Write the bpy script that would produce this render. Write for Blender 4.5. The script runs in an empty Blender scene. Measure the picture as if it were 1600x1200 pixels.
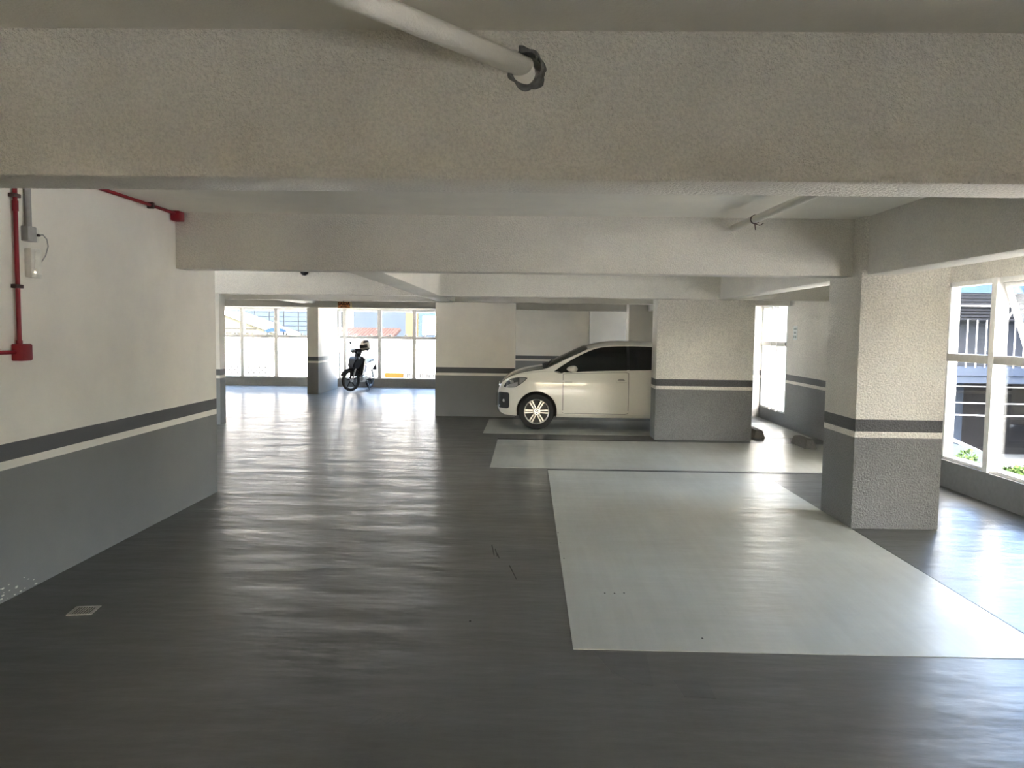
import bpy, bmesh, math, random
from mathutils import Vector, Matrix
random.seed(7)
PI = math.pi
sc = bpy.context.scene
COL = sc.collection

# ------------------------------------------------------------------ camera, world, sun, exposure
CAM_H = 1.62
def setup_camera():
    yaw, pitch, roll = -0.019946, -0.068927, 0.013147
    cy, sy = math.cos(yaw), math.sin(yaw)
    f = Vector((sy * math.cos(pitch), cy * math.cos(pitch), math.sin(pitch)))
    r0 = Vector((cy, -sy, 0)); u0 = r0.cross(f)
    r = r0 * math.cos(roll) + u0 * math.sin(roll)
    u = -r0 * math.sin(roll) + u0 * math.cos(roll)
    cam = bpy.data.cameras.new('camera'); cam.sensor_width = 36; cam.lens = 36 * 1200 / 1600
    cam.clip_start = 0.05; cam.clip_end = 500
    o = bpy.data.objects.new('camera', cam); COL.objects.link(o)
    m = Matrix((r, u, -f)).transposed().to_4x4(); m.translation = (0, 0, CAM_H)
    o.matrix_world = m
    sc.camera = o
setup_camera()

world = bpy.data.worlds.new('world'); sc.world = world; world.use_nodes = True
nt = world.node_tree; bg = nt.nodes['Background']
sky = nt.nodes.new('ShaderNodeTexSky'); sky.sky_type = 'NISHITA'; sky.sun_disc = False
sky.sun_elevation = math.radians(48); sky.sun_rotation = math.radians(170); sky.air_density = 1.0; sky.dust_density = 5.0
nt.links.new(sky.outputs[0], bg.inputs[0]); bg.inputs[1].default_value = 0.85

sun = bpy.data.lights.new('sun', 'SUN'); sun.energy = 4.5; sun.angle = math.radians(0.6); sun.color = (1.0, 0.93, 0.82)
so = bpy.data.objects.new('sun', sun); COL.objects.link(so)
so.rotation_euler = Vector((-0.10, 0.66, -0.74)).to_track_quat('-Z', 'Y').to_euler()

sc.view_settings.view_transform = 'Standard'; sc.view_settings.look = 'None'
sc.view_settings.gamma = 1.0; sc.view_settings.use_curve_mapping = False
sc.view_settings.exposure = 3.08
sc.cycles.max_bounces = 14; sc.cycles.diffuse_bounces = 8; sc.cycles.glossy_bounces = 5
sc.cycles.transparent_max_bounces = 12; sc.cycles.sample_clamp_indirect = 6.0
sc.cycles.caustics_reflective = False; sc.cycles.caustics_refractive = False

# ------------------------------------------------------------------ materials
def s2l(c):
    return tuple(((v / 255) / 12.92 if v / 255 <= .04045 else ((v / 255 + .055) / 1.055) ** 2.4) for v in c)
class NT:
    def __init__(self, name):
        self.m = bpy.data.materials.new(name); self.m.use_nodes = True
        self.t = self.m.node_tree; self.b = self.t.nodes['Principled BSDF']
    def n(self, typ, **kw):
        x = self.t.nodes.new(typ)
        for k, v in kw.items(): setattr(x, k, v)
        return x
    def l(self, a, b): self.t.links.new(a, b)
    def pos(self): return self.n('ShaderNodeNewGeometry').outputs['Position']
    def noise(self, vec, scale, detail=3, rough=.55, mapping=None):
        if mapping:
            mp = self.n('ShaderNodeMapping'); mp.inputs['Scale'].default_value = mapping; self.l(vec, mp.inputs[0]); vec = mp.outputs[0]
        x = self.n('ShaderNodeTexNoise'); x.inputs['Scale'].default_value = scale
        x.inputs['Detail'].default_value = detail; x.inputs['Roughness'].default_value = rough
        self.l(vec, x.inputs['Vector']); return x.outputs['Fac']
    def ramp(self, fac, stops, interp='LINEAR'):
        r = self.n('ShaderNodeValToRGB'); cr = r.color_ramp; cr.interpolation = interp
        while len(cr.elements) < len(stops): cr.elements.new(.5)
        for e, (p, c) in zip(cr.elements, stops): e.position = p; e.color = (*c, 1) if len(c) == 3 else c
        self.l(fac, r.inputs[0]); return r.outputs['Color']
    def mix(self, fac, a, b, mode='MIX'):
        x = self.n('ShaderNodeMix', data_type='RGBA', blend_type=mode)
        if isinstance(fac, (int, float)): x.inputs[0].default_value = fac
        else: self.l(fac, x.inputs[0])
        for v, i in ((a, 6), (b, 7)):
            if isinstance(v, tuple): x.inputs[i].default_value = (*v, 1)
            else: self.l(v, x.inputs[i])
        return x.outputs[2]
    def bump(self, h, strength, dist):
        x = self.n('ShaderNodeBump'); x.inputs['Strength'].default_value = strength; x.inputs['Distance'].default_value = dist
        self.l(h, x.inputs['Height']); self.l(x.outputs[0], self.b.inputs['Normal'])
    def base(self, c):
        if isinstance(c, tuple): self.b.inputs['Base Color'].default_value = (*c, 1)
        else: self.l(c, self.b.inputs['Base Color'])
    def set(self, **kw):
        for k, v in kw.items(): self.b.inputs[k.replace('_', ' ')].default_value = v
MATS = {}
def simple(name, c, rough=.5, metal=0., spec=None, coat=None, noise=0.08, nscale=20, emit=None):
    if name in MATS: return MATS[name]
    t = NT(name); f = t.noise(t.pos(), nscale)
    k = lambda s: tuple(min(1, v * s) for v in c)
    t.base(t.ramp(f, [(.3, k(1 - noise)), (.7, k(1 + noise))])); t.set(Roughness=rough, Metallic=metal)
    if spec is not None or max(c) < .13 and (name.startswith(('exterior', 'office', 'house', 'roof', 'cream', 'orange', 'leaf', 'pale', 'planter')) ): t.set(Specular_IOR_Level=0.0 if spec is None else spec)
    if coat: t.set(Coat_Weight=coat, Coat_Roughness=.04)
    if emit: t.b.inputs['Emission Color'].default_value = (*c, 1); t.b.inputs['Emission Strength'].default_value = emit
    MATS[name] = t.m; return t.m

WHITE = (.875, .847, .768); LGREY = (.235, .24, .235); DGREY = (.115, .118, .122)
def paint(name, scale, strength, dist, bands=True, grime=.10, speck=0):
    t = NT(name); p = t.pos()
    sep = t.n('ShaderNodeSeparateXYZ'); t.l(p, sep.inputs[0])
    mr = t.n('ShaderNodeMath', operation='MULTIPLY'); mr.inputs[1].default_value = 1 / 2.6; t.l(sep.outputs[2], mr.inputs[0])
    if bands:
        c = t.ramp(mr.outputs[0], [(0, LGREY), (.768 / 2.6, WHITE), (.818 / 2.6, DGREY), (.916 / 2.6, WHITE)], 'CONSTANT')
    else:
        c = WHITE
    g = t.noise(p, 1.3, 5, .62)
    gr = t.ramp(g, [(.3, (1 - grime, 1 - grime, 1 - grime * .85)), (.62, (1, 1, 1))])
    c = t.mix(1.0, c, gr, 'MULTIPLY')
    if speck: c = t.mix(1.0, c, t.ramp(t.noise(p, scale * 1.2, 2, .6), [(.36, (1 - speck,) * 3), (.6, (1, 1, 1))]), 'MULTIPLY')
    t.base(c)
    t.set(Roughness=.62)
    t.bump(t.noise(p, scale, 3, .6), strength, dist)
    MATS[name] = t.m; return t.m
ROUGH = paint('roughcast_paint', 60, 1.0, .022, speck=.22)
SMOOTH = paint('smooth_wall_paint', 45, .28, .004)
CEIL = paint('ceiling_paint', 80, .35, .006, bands=False)
BEAM = paint('beam_roughcast_paint', 85, 1.0, .016, bands=False, speck=.12)

def floor_mat(name, base, seed, rough0, rough1):
    t = NT(name); p = t.pos()
    big = t.noise(p, .55, 6, .6); med = t.noise(p, 3.2, 5, .6, mapping=(1.0, .45, 1))
    track = t.noise(p, 3.0, 6, .7, mapping=(3.4, .22, 1))
    k = lambda s, w=0: (base[0] * s * (1 + w), base[1] * s, base[2] * s * (1 - w))
    c = t.ramp(big, [(.3, k(.82, .04)), (.7, k(1.14, -.02))])
    c = t.mix(.6, c, t.ramp(track, [(.40, (.88, .88, .87)), (.60, (1, 1, 1))]), 'MULTIPLY')
    spots = t.noise(p, 7, 5, .75, mapping=(1, 1.3, 1))
    c = t.mix(.8, c, t.ramp(spots, [(.20, (.5, .5, .46)), (.23, (1, 1, 1))]), 'MULTIPLY')
    t.base(c)
    t.l(t.ramp(med, [(.3, (rough0,) * 3), (.72, (rough1,) * 3)]), t.b.inputs['Roughness'])
    t.set(IOR=1.55)
    w1 = t.noise(p, 1.4, 3, .5, mapping=(.8, 2.2, 1)); w2 = t.noise(p, 9, 3, .6, mapping=(.6, 1.6, 1))
    add = t.n('ShaderNodeMath', operation='MULTIPLY_ADD'); add.inputs[1].default_value = .10; t.l(w2, add.inputs[0]); t.l(w1, add.inputs[2])
    t.bump(add.outputs[0], .45, .035)
    MATS[name] = t.m; return t.m
FLOOR = floor_mat('grey_epoxy_floor', (.080, .082, .075), 0, .285, .34)
BAY = floor_mat('pale_grey_bay_paint', (.43, .44, .395), 1, .285, .35)
PATCH = floor_mat('worn_floor_paint', (.075, .078, .075), 1, .3, .45)
SCUFF = simple('scuff_black', (.025, .025, .025), .6)
JOINT = simple('joint_dark', (.03, .03, .03), .7)
KERB = simple('kerb_grey_paint', (.17, .175, .18), .55)
ALU = simple('white_aluminium', (.78, .78, .76), .35)
ALUG = simple('grey_aluminium', (.50, .49, .46), .4)
RED = simple('red_conduit_paint', (.23, .003, .013), .5)
REDDK = simple('dark_clamp', (.06, .03, .03), .5)
GREYPVC = simple('grey_pvc', (.36, .36, .35), .45)
WPLASTIC = simple('white_plastic', (.74, .73, .67), .4)
PIPE = paint('painted_drain_pipe', 120, .5, .006, bands=False)
MORTAR = simple('raw_mortar', (.16, .16, .155), .95, noise=.3, nscale=60)
BLACK = simple('black_void', (.012, .012, .013), .9)
CONC = simple('stop_concrete', (.20, .19, .175), .85, noise=.2, nscale=40)
STEEL = simple('grate_steel', (.62, .61, .56), .35, metal=.6)

def glass_mat(name, tint=(.97, .985, .985), refl=.11):
    t = NT(name)
    tr = t.n('ShaderNodeBsdfTransparent'); tr.inputs[0].default_value = (*tint, 1)
    gl = t.n('ShaderNodeBsdfGlossy'); gl.inputs['Roughness'].default_value = .01
    lw = t.n('ShaderNodeLayerWeight'); pw = t.n('ShaderNodeMath', operation='POWER'); pw.inputs[1].default_value = 4.0
    t.l(lw.outputs['Facing'], pw.inputs[0])
    fr = t.n('ShaderNodeMath', operation='MULTIPLY_ADD'); fr.inputs[1].default_value = .85; fr.inputs[2].default_value = .04; t.l(pw.outputs[0], fr.inputs[0])
    no = t.noise(t.pos(), .8); nb = t.n('ShaderNodeBump'); nb.inputs['Strength'].default_value = .02; nb.inputs['Distance'].default_value = .02
    t.l(no, nb.inputs['Height']); t.l(nb.outputs[0], gl.inputs['Normal'])
    mx = t.n('ShaderNodeMixShader'); t.l(fr.outputs[0], mx.inputs[0]); t.l(tr.outputs[0], mx.inputs[1]); t.l(gl.outputs[0], mx.inputs[2])
    t.l(mx.outputs[0], t.t.nodes['Material Output'].inputs[0]); MATS[name] = t.m; return t.m
GLASS = glass_mat('window_glass')

# ------------------------------------------------------------------ mesh helpers
def bmbox(bm, x0, x1, y0, y1, z0, z1):
    v = [bm.verts.new((x, y, z)) for x in (x0, x1) for y in (y0, y1) for z in (z0, z1)]
    for q in ((0, 1, 3, 2), (4, 6, 7, 5), (0, 4, 5, 1), (2, 3, 7, 6), (0, 2, 6, 4), (1, 5, 7, 3)):
        bm.faces.new([v[i] for i in q])
    return v
def mesh_from(bm, mat, smooth=None):
    bmesh.ops.recalc_face_normals(bm, faces=bm.faces[:])
    me = bpy.data.meshes.new('mesh'); bm.to_mesh(me); bm.free()
    if mat is not None:
        for m_ in (mat if isinstance(mat, (list, tuple)) else [mat]): me.materials.append(m_)
    if smooth is not None:
        for p_ in me.polygons: p_.use_smooth = True
        me.set_sharp_from_angle(angle=math.radians(smooth))
    return me
def obj(name, bm, mat, parent=None, smooth=None):
    me = mesh_from(bm, mat, smooth) if isinstance(bm, bmesh.types.BMesh) else bm
    me.name = name
    o = bpy.data.objects.new(name, me); COL.objects.link(o)
    if parent is not None: o.parent = parent
    return o
def box(name, x0, x1, y0, y1, z0, z1, mat, parent=None, bevel=0):
    bm = bmesh.new(); bmbox(bm, x0, x1, y0, y1, z0, z1)
    if bevel: bmesh.ops.bevel(bm, geom=bm.edges[:], offset=bevel, segments=2, affect='EDGES', profile=.5)
    return obj(name, bm, mat, parent, smooth=35 if bevel else None)
def tag(o, label, cat=None, group=None, kind=None):
    o['label'] = label
    if cat: o['category'] = cat
    if group: o['group'] = group
    if kind: o['kind'] = kind
    return o
def struct(o, label=None):
    o['kind'] = 'structure'
    if label: o['label'] = label
    return o
def thing(name, label, cat, loc=(0, 0, 0), rotz=0, group=None, kind=None):
    o = bpy.data.objects.new(name, None); COL.objects.link(o); o.empty_display_size = .1
    o.location = loc; o.rotation_euler = (0, 0, rotz)
    return tag(o, label, cat, group, kind)
def add_tube(bm, pts, r, seg=12, cap=True):
    pts = [Vector(p) for p in pts]; rings = []; prev = None
    rs = r if isinstance(r, (list, tuple)) else [r] * len(pts)
    for i, p in enumerate(pts):
        d = (pts[min(i + 1, len(pts) - 1)] - pts[max(i - 1, 0)]).normalized()
        if prev is None:
            a = Vector((0, 0, 1)) if abs(d.z) < .9 else Vector((1, 0, 0)); n = d.cross(a).normalized()
        else:
            n = (prev - d * prev.dot(d)).normalized()
        prev = n; b = d.cross(n)
        rings.append([bm.verts.new(p + (n * math.cos(2 * PI * k / seg) + b * math.sin(2 * PI * k / seg)) * rs[i]) for k in range(seg)])
    for i in range(len(rings) - 1):
        for k in range(seg):
            bm.faces.new((rings[i][k], rings[i][(k + 1) % seg], rings[i + 1][(k + 1) % seg], rings[i + 1][k]))
    if cap: bm.faces.new(rings[0][::-1]); bm.faces.new(rings[-1])
def tube(name, pts, r, mat, parent=None, seg=12, smooth=50):
    bm = bmesh.new(); add_tube(bm, pts, r, seg); return obj(name, bm, mat, parent, smooth)
def add_lathe(bm, prof, seg=32, axis='y', center=(0, 0, 0)):
    c = Vector(center); rings = []
    for r, h in prof:
        ring = []
        for k in range(seg):
            a = 2 * PI * k / seg; p = (r * math.cos(a), h, r * math.sin(a)) if axis == 'y' else (r * math.cos(a), r * math.sin(a), h)
            ring.append(bm.verts.new(c + Vector(p)))
        rings.append(ring)
    for i in range(len(rings) - 1):
        for k in range(seg): bm.faces.new((rings[i][k], rings[i][(k + 1) % seg], rings[i + 1][(k + 1) % seg], rings[i + 1][k]))
    return rings
def prism(bm, poly, ext, fn):
    a = [bm.verts.new(fn(u, v, ext[0])) for u, v in poly]; b = [bm.verts.new(fn(u, v, ext[1])) for u, v in poly]
    bm.faces.new(a); bm.faces.new(b[::-1])
    for i in range(len(poly)): bm.faces.new((a[i], b[i], b[(i + 1) % len(poly)], a[(i + 1) % len(poly)]))

# ------------------------------------------------------------------ setting: floor, ceiling, walls
CZ, BZ = 2.595, 2.117
XL, XR, YF = -3.04, 4.55, 21.40
flo = struct(box('floor', -9.0, 4.85, -8.3, 21.62, -.30, 0, FLOOR), 'dark grey glossy painted garage floor')
struct(box('ceiling', -9.0, 4.85, -8.3, 21.62, CZ, 2.90, CEIL), 'white painted concrete ceiling slab')
struct(box('wall_left', -3.24, XL, -8.1, 7.43, 0, CZ, SMOOTH), 'smooth off white wall with grey dado and painted stripes')
struct(box('wall_left_return', -9.0, -3.24, 7.23, 7.43, 0, CZ, SMOOTH))
struct(box('wall_left_outer', -9.0, -8.75, 9.90, 21.62, 0, CZ, SMOOTH))
struct(box('wall_left_sill', -9.0, -8.75, 7.43, 9.90, 0, .30, SMOOTH)); struct(box('wall_left_lintel', -9.0, -8.75, 7.43, 9.90, 2.20, CZ, SMOOTH))
struct(box('wall_left_stub', -8.75, -5.10, 12.62, 12.85, 0, CZ, SMOOTH))
struct(box('wall_behind', -3.24, -1.6, -8.3, -8.1, 0, CZ, SMOOTH)); struct(box('wall_behind_right', 2.4, 4.85, -8.3, -8.1, 0, CZ, SMOOTH))
struct(box('wall_behind_sill', -1.6, 2.4, -8.3, -8.1, 0, .29, SMOOTH)); struct(box('wall_behind_lintel', -1.6, 2.4, -8.3, -8.1, 2.2, CZ, SMOOTH))
# right wall: solid stretch, lintels, kerb upstands
struct(box('wall_right', XR, 4.645, 8.46, 13.60, 0, CZ, ROUGH), 'right outer wall with dark dado and painted stripes')
struct(box('wall_right_lintel', XR, 4.80, -8.1, 8.46, 2.20, CZ, ROUGH))
struct(box('wall_right_lintel_far', XR, 4.80, 13.60, 21.62, 2.17, CZ, ROUGH))
struct(box('trim_1', XR - .03, 4.80, -8.1, 8.46, 0, .29, KERB), 'low grey kerb under the long side windows')
struct(box('trim_2', XR, 4.80, 13.60, 21.62, 0, .22, KERB))
struct(box('wall_right_near', XR, 4.70, -8.1, 2.8, .29, 2.20, SMOOTH)); struct(box('wall_right_mid', XR, 4.645, 4.42, 6.55, .29, 2.20, SMOOTH))
struct(box('wall_right_pier', XR, 4.80, 15.05, 19.8, .22, 2.17, SMOOTH))
struct(box('wall_end_right', 3.05, XR, 15.05, 15.25, 0, CZ, SMOOTH))
struct(box('wall_far', -1.73, 1.74, 22.0, 22.2, 0, CZ, SMOOTH), 'pale end wall with stripes behind the white car')
struct(box('wall_far_step', 1.74, 4.85, 21.70, 22.2, 0, CZ, SMOOTH))
struct(box('wall_far_cheek', -1.73, -1.53, 21.40, 22.0, 0, CZ, SMOOTH))
struct(box('floor_far_strip', -1.73, 4.85, 21.62, 22.2, -.30, 0, FLOOR)); struct(box('ceiling_far_strip', -1.73, 4.85, 21.62, 22.2, CZ, 2.90, CEIL))
struct(box('wall_far_lintel', -8.75, -1.73, YF, 21.62, 2.16, CZ, SMOOTH))
struct(box('trim_3', -8.75, -1.73, YF, 21.62, 0, .23, KERB), 'low grey kerb under the far windows')

# pillars
def pillar(x0, x1, y0, y1, label, mat=ROUGH):
    return struct(box('pillar', x0, x1, y0, y1, 0, CZ, mat, bevel=.008), label)
pillar(2.735, 3.46, 6.415, 7.09, 'thick roughcast pillar with stripes at corner of large painted bay')
pillar(1.94, 3.40, 11.62, 12.05, 'wide striped pillar hiding the rear of the white car')
pillar(-1.735, -.235, 14.39, 14.75, 'wide striped pillar ahead of the white car nose', SMOOTH)
pillar(-5.42, -5.14, 18.76, 20.66, 'narrow long pillar beside the motorbike', SMOOTH)
pillar(2.34, 3.0, 18.0, 18.5, 'grey pillar behind the white car', SMOOTH)

# beams (first one has a pipe hole)
def beam(x0, x1, y0, y1, zb=BZ, label=None, mat=BEAM):
    return struct(box('ceiling_beam', x0, x1, y0, y1, zb, CZ + .02, mat, bevel=.01), label)
def cut(o, cutter_bm, dark=None):
    c = obj('cutter', cutter_bm, None)
    m = o.modifiers.new('b', 'BOOLEAN'); m.object = c; m.operation = 'DIFFERENCE'; m.solver = 'EXACT'
    dg = bpy.context.evaluated_depsgraph_get(); dg.update()
    me = bpy.data.meshes.new_from_object(o.evaluated_get(dg)); o.modifiers.clear(); o.data = me
    bpy.data.objects.remove(c); return o
b1 = beam(XL, XR, 2.571, 2.825, label='deep roughcast beam with a pipe entering a broken hole')
HOLE = Vector((-.020, 2.571, 2.475))
cb = bmesh.new(); seg = 22; ring = []
for d_ in (-.05, .13):
    ring.append([cb.verts.new(HOLE + Vector((math.cos(2 * PI * k / seg) * .054 * (1 + .10 * math.sin(3 * k + 1)), d_, math.sin(2 * PI * k / seg) * .054 * (1 + .10 * math.sin(3 * k + 1))))) for k in range(seg)])
for k in range(seg): cb.faces.new((ring[0][k], ring[0][(k + 1) % seg], ring[1][(k + 1) % seg], ring[1][k]))
cb.faces.new(ring[0][::-1]); cb.faces.new(ring[1])
cut(b1, cb)
beam(XL, 2.78, 6.60, 6.81, label='beam spanning from left wall to thick pillar')
beam(-8.75, XR, 11.25, 11.50, label='beam running above the wide pillar by the car')
beam(-8.75, XR, 13.50, 13.78); beam(-8.75, XR, 18.45, 18.74, 2.125)
beam(2.78, 3.02, 2.825, 18.45, label='lengthwise beam over the thick pillar')
beam(-1.60, -1.29, 6.81, 13.70, label='lengthwise beam between the cross beams left of the car')
beam(-5.45, -5.12, 13.78, 21.40, 2.22)
beam(XL, XR, -1.9, -1.6); beam(XL, -1.6, 7.21, 7.43, 2.3); beam(2.78, 3.02, -8.1, 2.571)

# painted bays, joints, scuffs
def bay(x0, x1, y0, y1, label):
    o = box('parking_bay_marking', x0, x1, y0, y1, 0, .003, BAY); return tag(o, label, 'floor marking')
bay(.255, 2.735, 3.83, 8.90, 'large pale grey painted parking bay beside the thick pillar')
bay(-.43, 4.48, 9.03, 11.38, 'pale grey painted parking bay in front of the wide pillar and car')
bay(-.69, 4.48, 12.06, 14.05, 'pale grey painted parking bay under the white car')
def flat(name, poly, mat, z=.004, parent=flo):
    bm = bmesh.new(); prism(bm, poly, (0.0, z), lambda u, v, e: Vector((u, v, e))); return obj(name, bm, mat, parent)
flat('floor_joint', [(2.737, 3.0), (2.745, 3.0), (2.745, 6.41), (2.737, 6.41)], JOINT, .002)
flat('floor_joint', [(2.745, 3.822), (4.5, 3.822), (4.5, 3.83), (2.745, 3.83)], JOINT, .002)
flat('floor_joint', [(.25, 8.925), (4.5, 8.925), (4.5, 8.96), (.25, 8.96)], JOINT, .002)
flat('floor_joint', [(-.43, 11.43), (1.94, 11.43), (1.94, 11.47), (-.43, 11.47)], JOINT, .002)
flat('paint_patch', [(.36, 3.80), (.62, 3.80), (.60, 3.44), (.52, 3.46), (.42, 3.58)], PATCH, .0015)
flat('paint_patch', [(.70, 3.50), (.86, 3.50), (.86, 3.33), (.72, 3.34)], PATCH, .0015)
for (a, b_, c, d) in ((-.255, 5.72, -.225, 5.45), (-.225, 5.62, -.200, 5.42), (-.205, 5.50, -.185, 5.38), (-.11, 5.22, -.055, 4.92)):
    flat('tyre_scuff', [(a, b_), (a + .008, b_), (c + .006, d), (c, d)], SCUFF, .001)
for i in range(7):
    x = -.62 + i * .035 + random.uniform(-.01, .01)
    flat('tyre_scuff', [(x - .05, 3.03), (x - .04, 3.03), (x + .03, 3.13 + random.uniform(0, .04)), (x + .02, 3.13)], PATCH, .001)
for (x, y) in ((.50, 4.68), (.56, 4.68), (.62, 4.69), (-.30, 4.18), (.95, 4.0), (.28, 5.4), (.27, 5.8), (.265, 6.1)):
    flat('grit_spot', [(x + math.cos(k) * .006, y + math.sin(k) * .010) for k in (0, 1.1, 2.3, 3.5, 4.6, 5.4)], SCUFF, .004)
# chipped plaster at foot of left wall
for i in range(30):
    y = 4.22 + random.random() ** 1.8 * .42; z = .012 + random.random() ** 2 * .10; s = random.uniform(.0015, .0055)
    bm = bmesh.new(); poly = [(y + math.cos(k) * s * 2.6, z + math.sin(k) * s) for k in (0, 1, 2.2, 3.1, 4.2, 5.3)]
    prism(bm, poly, (XL - .002, XL + .002), lambda u, v, e: Vector((e, u, v)))
    obj('paint_chip', bm, WPLASTIC, bpy.data.objects['wall_left'])

# ------------------------------------------------------------------ windows
def window(name, label, axis, pos, a0, a1, z0, z1, mulls, ztr, depth=.10, mw=.10, inner=-1, latches=True, openpane=None, edge=.05):
    """axis 'x': the glazing runs along X at y=pos; axis 'y': it runs along Y at x=pos. inner = direction of the room."""
    r = bpy.data.objects.new(name, None); COL.objects.link(r); struct(r, label)
    def B(nm, p0, p1, d0, d1, q0, q1, mat, parent=r, bev=.004):
        if axis == 'x': return box(nm, p0, p1, min(pos + d0, pos + d1), max(pos + d0, pos + d1), q0, q1, mat, parent, bev)
        return box(nm, min(pos + d0, pos + d1), max(pos + d0, pos + d1), p0, p1, q0, q1, mat, parent, bev)
    i = inner
    B('head_rail', a0, a1, i * depth / 2, -i * depth / 2, z1 - edge, z1, ALU)
    B('sill_rail', a0, a1, i * depth / 2, -i * depth / 2, z0, z0 + edge * .7, ALU)
    B('jamb', a0, a0 + edge, i * depth / 2, -i * depth / 2, z0, z1, ALU); B('jamb', a1 - edge, a1, i * depth / 2, -i * depth / 2, z0, z1, ALU)
    for m in mulls: B('mullion', m - mw / 2, m + mw / 2, i * depth * .8, -i * depth / 2, z0, z1, ALUG if axis == 'x' else ALU)
    cells = [a0 + edge] + [v for m in mulls for v in (m - mw / 2, m + mw / 2)] + [a1 - edge]
    for k in range(0, len(cells), 2):
        p0, p1 = cells[k], cells[k + 1]
        if p1 - p0 < .02: continue
        B('transom', p0 - .005, p1 + .005, i * depth * .75, -i * .02, ztr - .042, ztr + .042, ALUG)
        B('pane', p0 - .008, p1 + .008, -.003, .003, z0 + .02, ztr - .02, GLASS, bev=0)
        if openpane is not None and k // 2 == openpane:
            tilted(r, pos, p0, p1, ztr + .035, z1 - edge, -i)
        else:
            B('pane', p0 - .008, p1 + .008, -.003, .003, ztr + .02, z1 - .03, GLASS, bev=0)
        if latches and p1 - p0 > .3:
            for fr in (.28, .78):
                c = p0 + (p1 - p0) * fr
                t_ = B('latch', c - .03, c + .03, i * depth * .7, i * depth * .2, ztr + .03, ztr + .095, ALUG, bev=.01)
    return r
def tilted(r, pos, y0, y1, z0, z1, out):
    """a top hung sash swung outwards"""
    L = z1 - z0; a = math.asin(.24 / L)
    e = bpy.data.objects.new('open_sash', None); COL.objects.link(e); e.parent = r; e.location = (pos, 0, z1); e.rotation_euler = (0, -a * out, 0)
    w = .045
    box('sash_rail', -.02, .02, y0, y0 + w, -L, 0, ALU, e, .003); box('sash_rail', -.02, .02, y1 - w, y1, -L, 0, ALU, e, .003)
    box('sash_rail', -.02, .02, y0, y1, -L, -L + w, ALU, e, .003); box('sash_rail', -.02, .02, y0, y1, -w, 0, ALU, e, .003)
    box('pane', -.003, .003, y0 + w - .005, y1 - w + .005, -L + w - .005, -w + .005, GLASS, e)
    for yy in (y1 - .06, y0 + .06):
        tube('stay_arm', [(pos, yy, z0 + .36), (pos + out * .09, yy, z1 - .20)], .009, ALU, r, 8)
window('window_1', 'far glazed bay left of the narrow pillar', 'x', YF + .06, -8.75, -6.10 + .66, .23, 2.16, [-8.01, -7.05, -6.09], 1.385)
window('window_2', 'far glazed bay behind the motorbike', 'x', YF + .06, -5.14 - .16, -1.73, .23, 2.16, [-5.12, -4.145, -3.17, -2.20], 1.385)
window('window_3', 'side window row beside the thick pillar', 'y', XR + .05, 6.55, 8.46, .29, 2.20, [7.60], 1.40, depth=.10, mw=.085, latches=False, openpane=0)
window('added_window_7', 'unseen side window row added for light near the pierced beam', 'y', XR + .05, 2.8, 4.42, .29, 2.20, [3.6], 1.40, depth=.10, mw=.085, latches=False)  # out of view, added to brighten the second beam and the large bay
window('window_4', 'tall slim side window behind the wide pillar', 'y', XR + .06, 13.60, 15.05, .22, 2.17, [14.05, 14.40], 1.45, depth=.12, mw=.05, latches=False)
window('added_window_6', 'unseen side window row added to light the left recess', 'y', -8.85, 7.43, 9.90, .30, 2.20, [8.6], 1.40, depth=.12, inner=1, latches=False)  # unseen opening put in so more light reaches the far pillars and car
window('added_window_8', 'unseen window row added behind the camera for front light', 'x', -8.2, -1.6, 2.4, .29, 2.20, [-.6, .4, 1.4], 1.40, inner=1, latches=False)  # added behind the camera as frontal light for the beam faces
window('added_window_5', 'unseen side window added for light beyond the end wall', 'y', XR + .06, 19.8, 21.62, .22, 2.17, [20.7], 1.40, depth=.12, latches=False)  # added out of view to light the space behind the car
# ------------------------------------------------------------------ services on walls and ceiling
def red_run():
    t = thing('fire_alarm_conduit', 'red vertical conduit with junction box on the left wall', 'conduit', (XL, 4.505, 1.45))
    P = lambda x, y, z: (x - XL, y - 4.505, z - 1.45)
    X = XL + .022
    tube('conduit_pipe', [P(X, 4.505, 1.48), P(X, 4.505, CZ)], .0125, RED, t)
    tube('conduit_pipe', [P(X, 4.48, 1.457), P(X, 1.2, 1.457)], .0115, RED, t)
    tube('coupling', [P(X, 4.505, 2.285), P(X, 4.505, 2.345)], .017, RED, t)
    bx = box('junction_box', 0.0, .062, -.045, .055, -.045, .055, RED, t, .006)
    box('box_lid', .060, .067, -.040, .050, -.040, .050, RED, bx, .002)
    tube('bushing', [P(X, 4.505, 1.50), P(X, 4.505, 1.525)], .017, RED, t)
    for z in (2.375, 1.845):
        c = box('clamp', 0, .038, -.032, .032, z - 1.45 - .011, z - 1.45 + .011, REDDK, t, .003)
    t2 = thing('fire_alarm_conduit', 'red conduit under the ceiling ending in a box at the beam corner', 'conduit', (XL, 6.55, 2.56))
    Q = lambda x, y, z: (x - XL, y - 6.55, z - 2.56)
    tube('conduit_pipe', [Q(XL + .045, 4.72, 2.574), Q(XL + .045, 6.50, 2.574)], .0125, RED, t2)
    box('junction_box', .01, .085, -.055, .05, -.045, .035, RED, t2, .006)
    box('clamp', .02, .07, -.475, -.445, -.012, .035, REDDK, t2, .003); box('clamp', .02, .07, -1.5, -1.47, -.012, .035, REDDK, t2, .003)
red_run()
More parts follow.
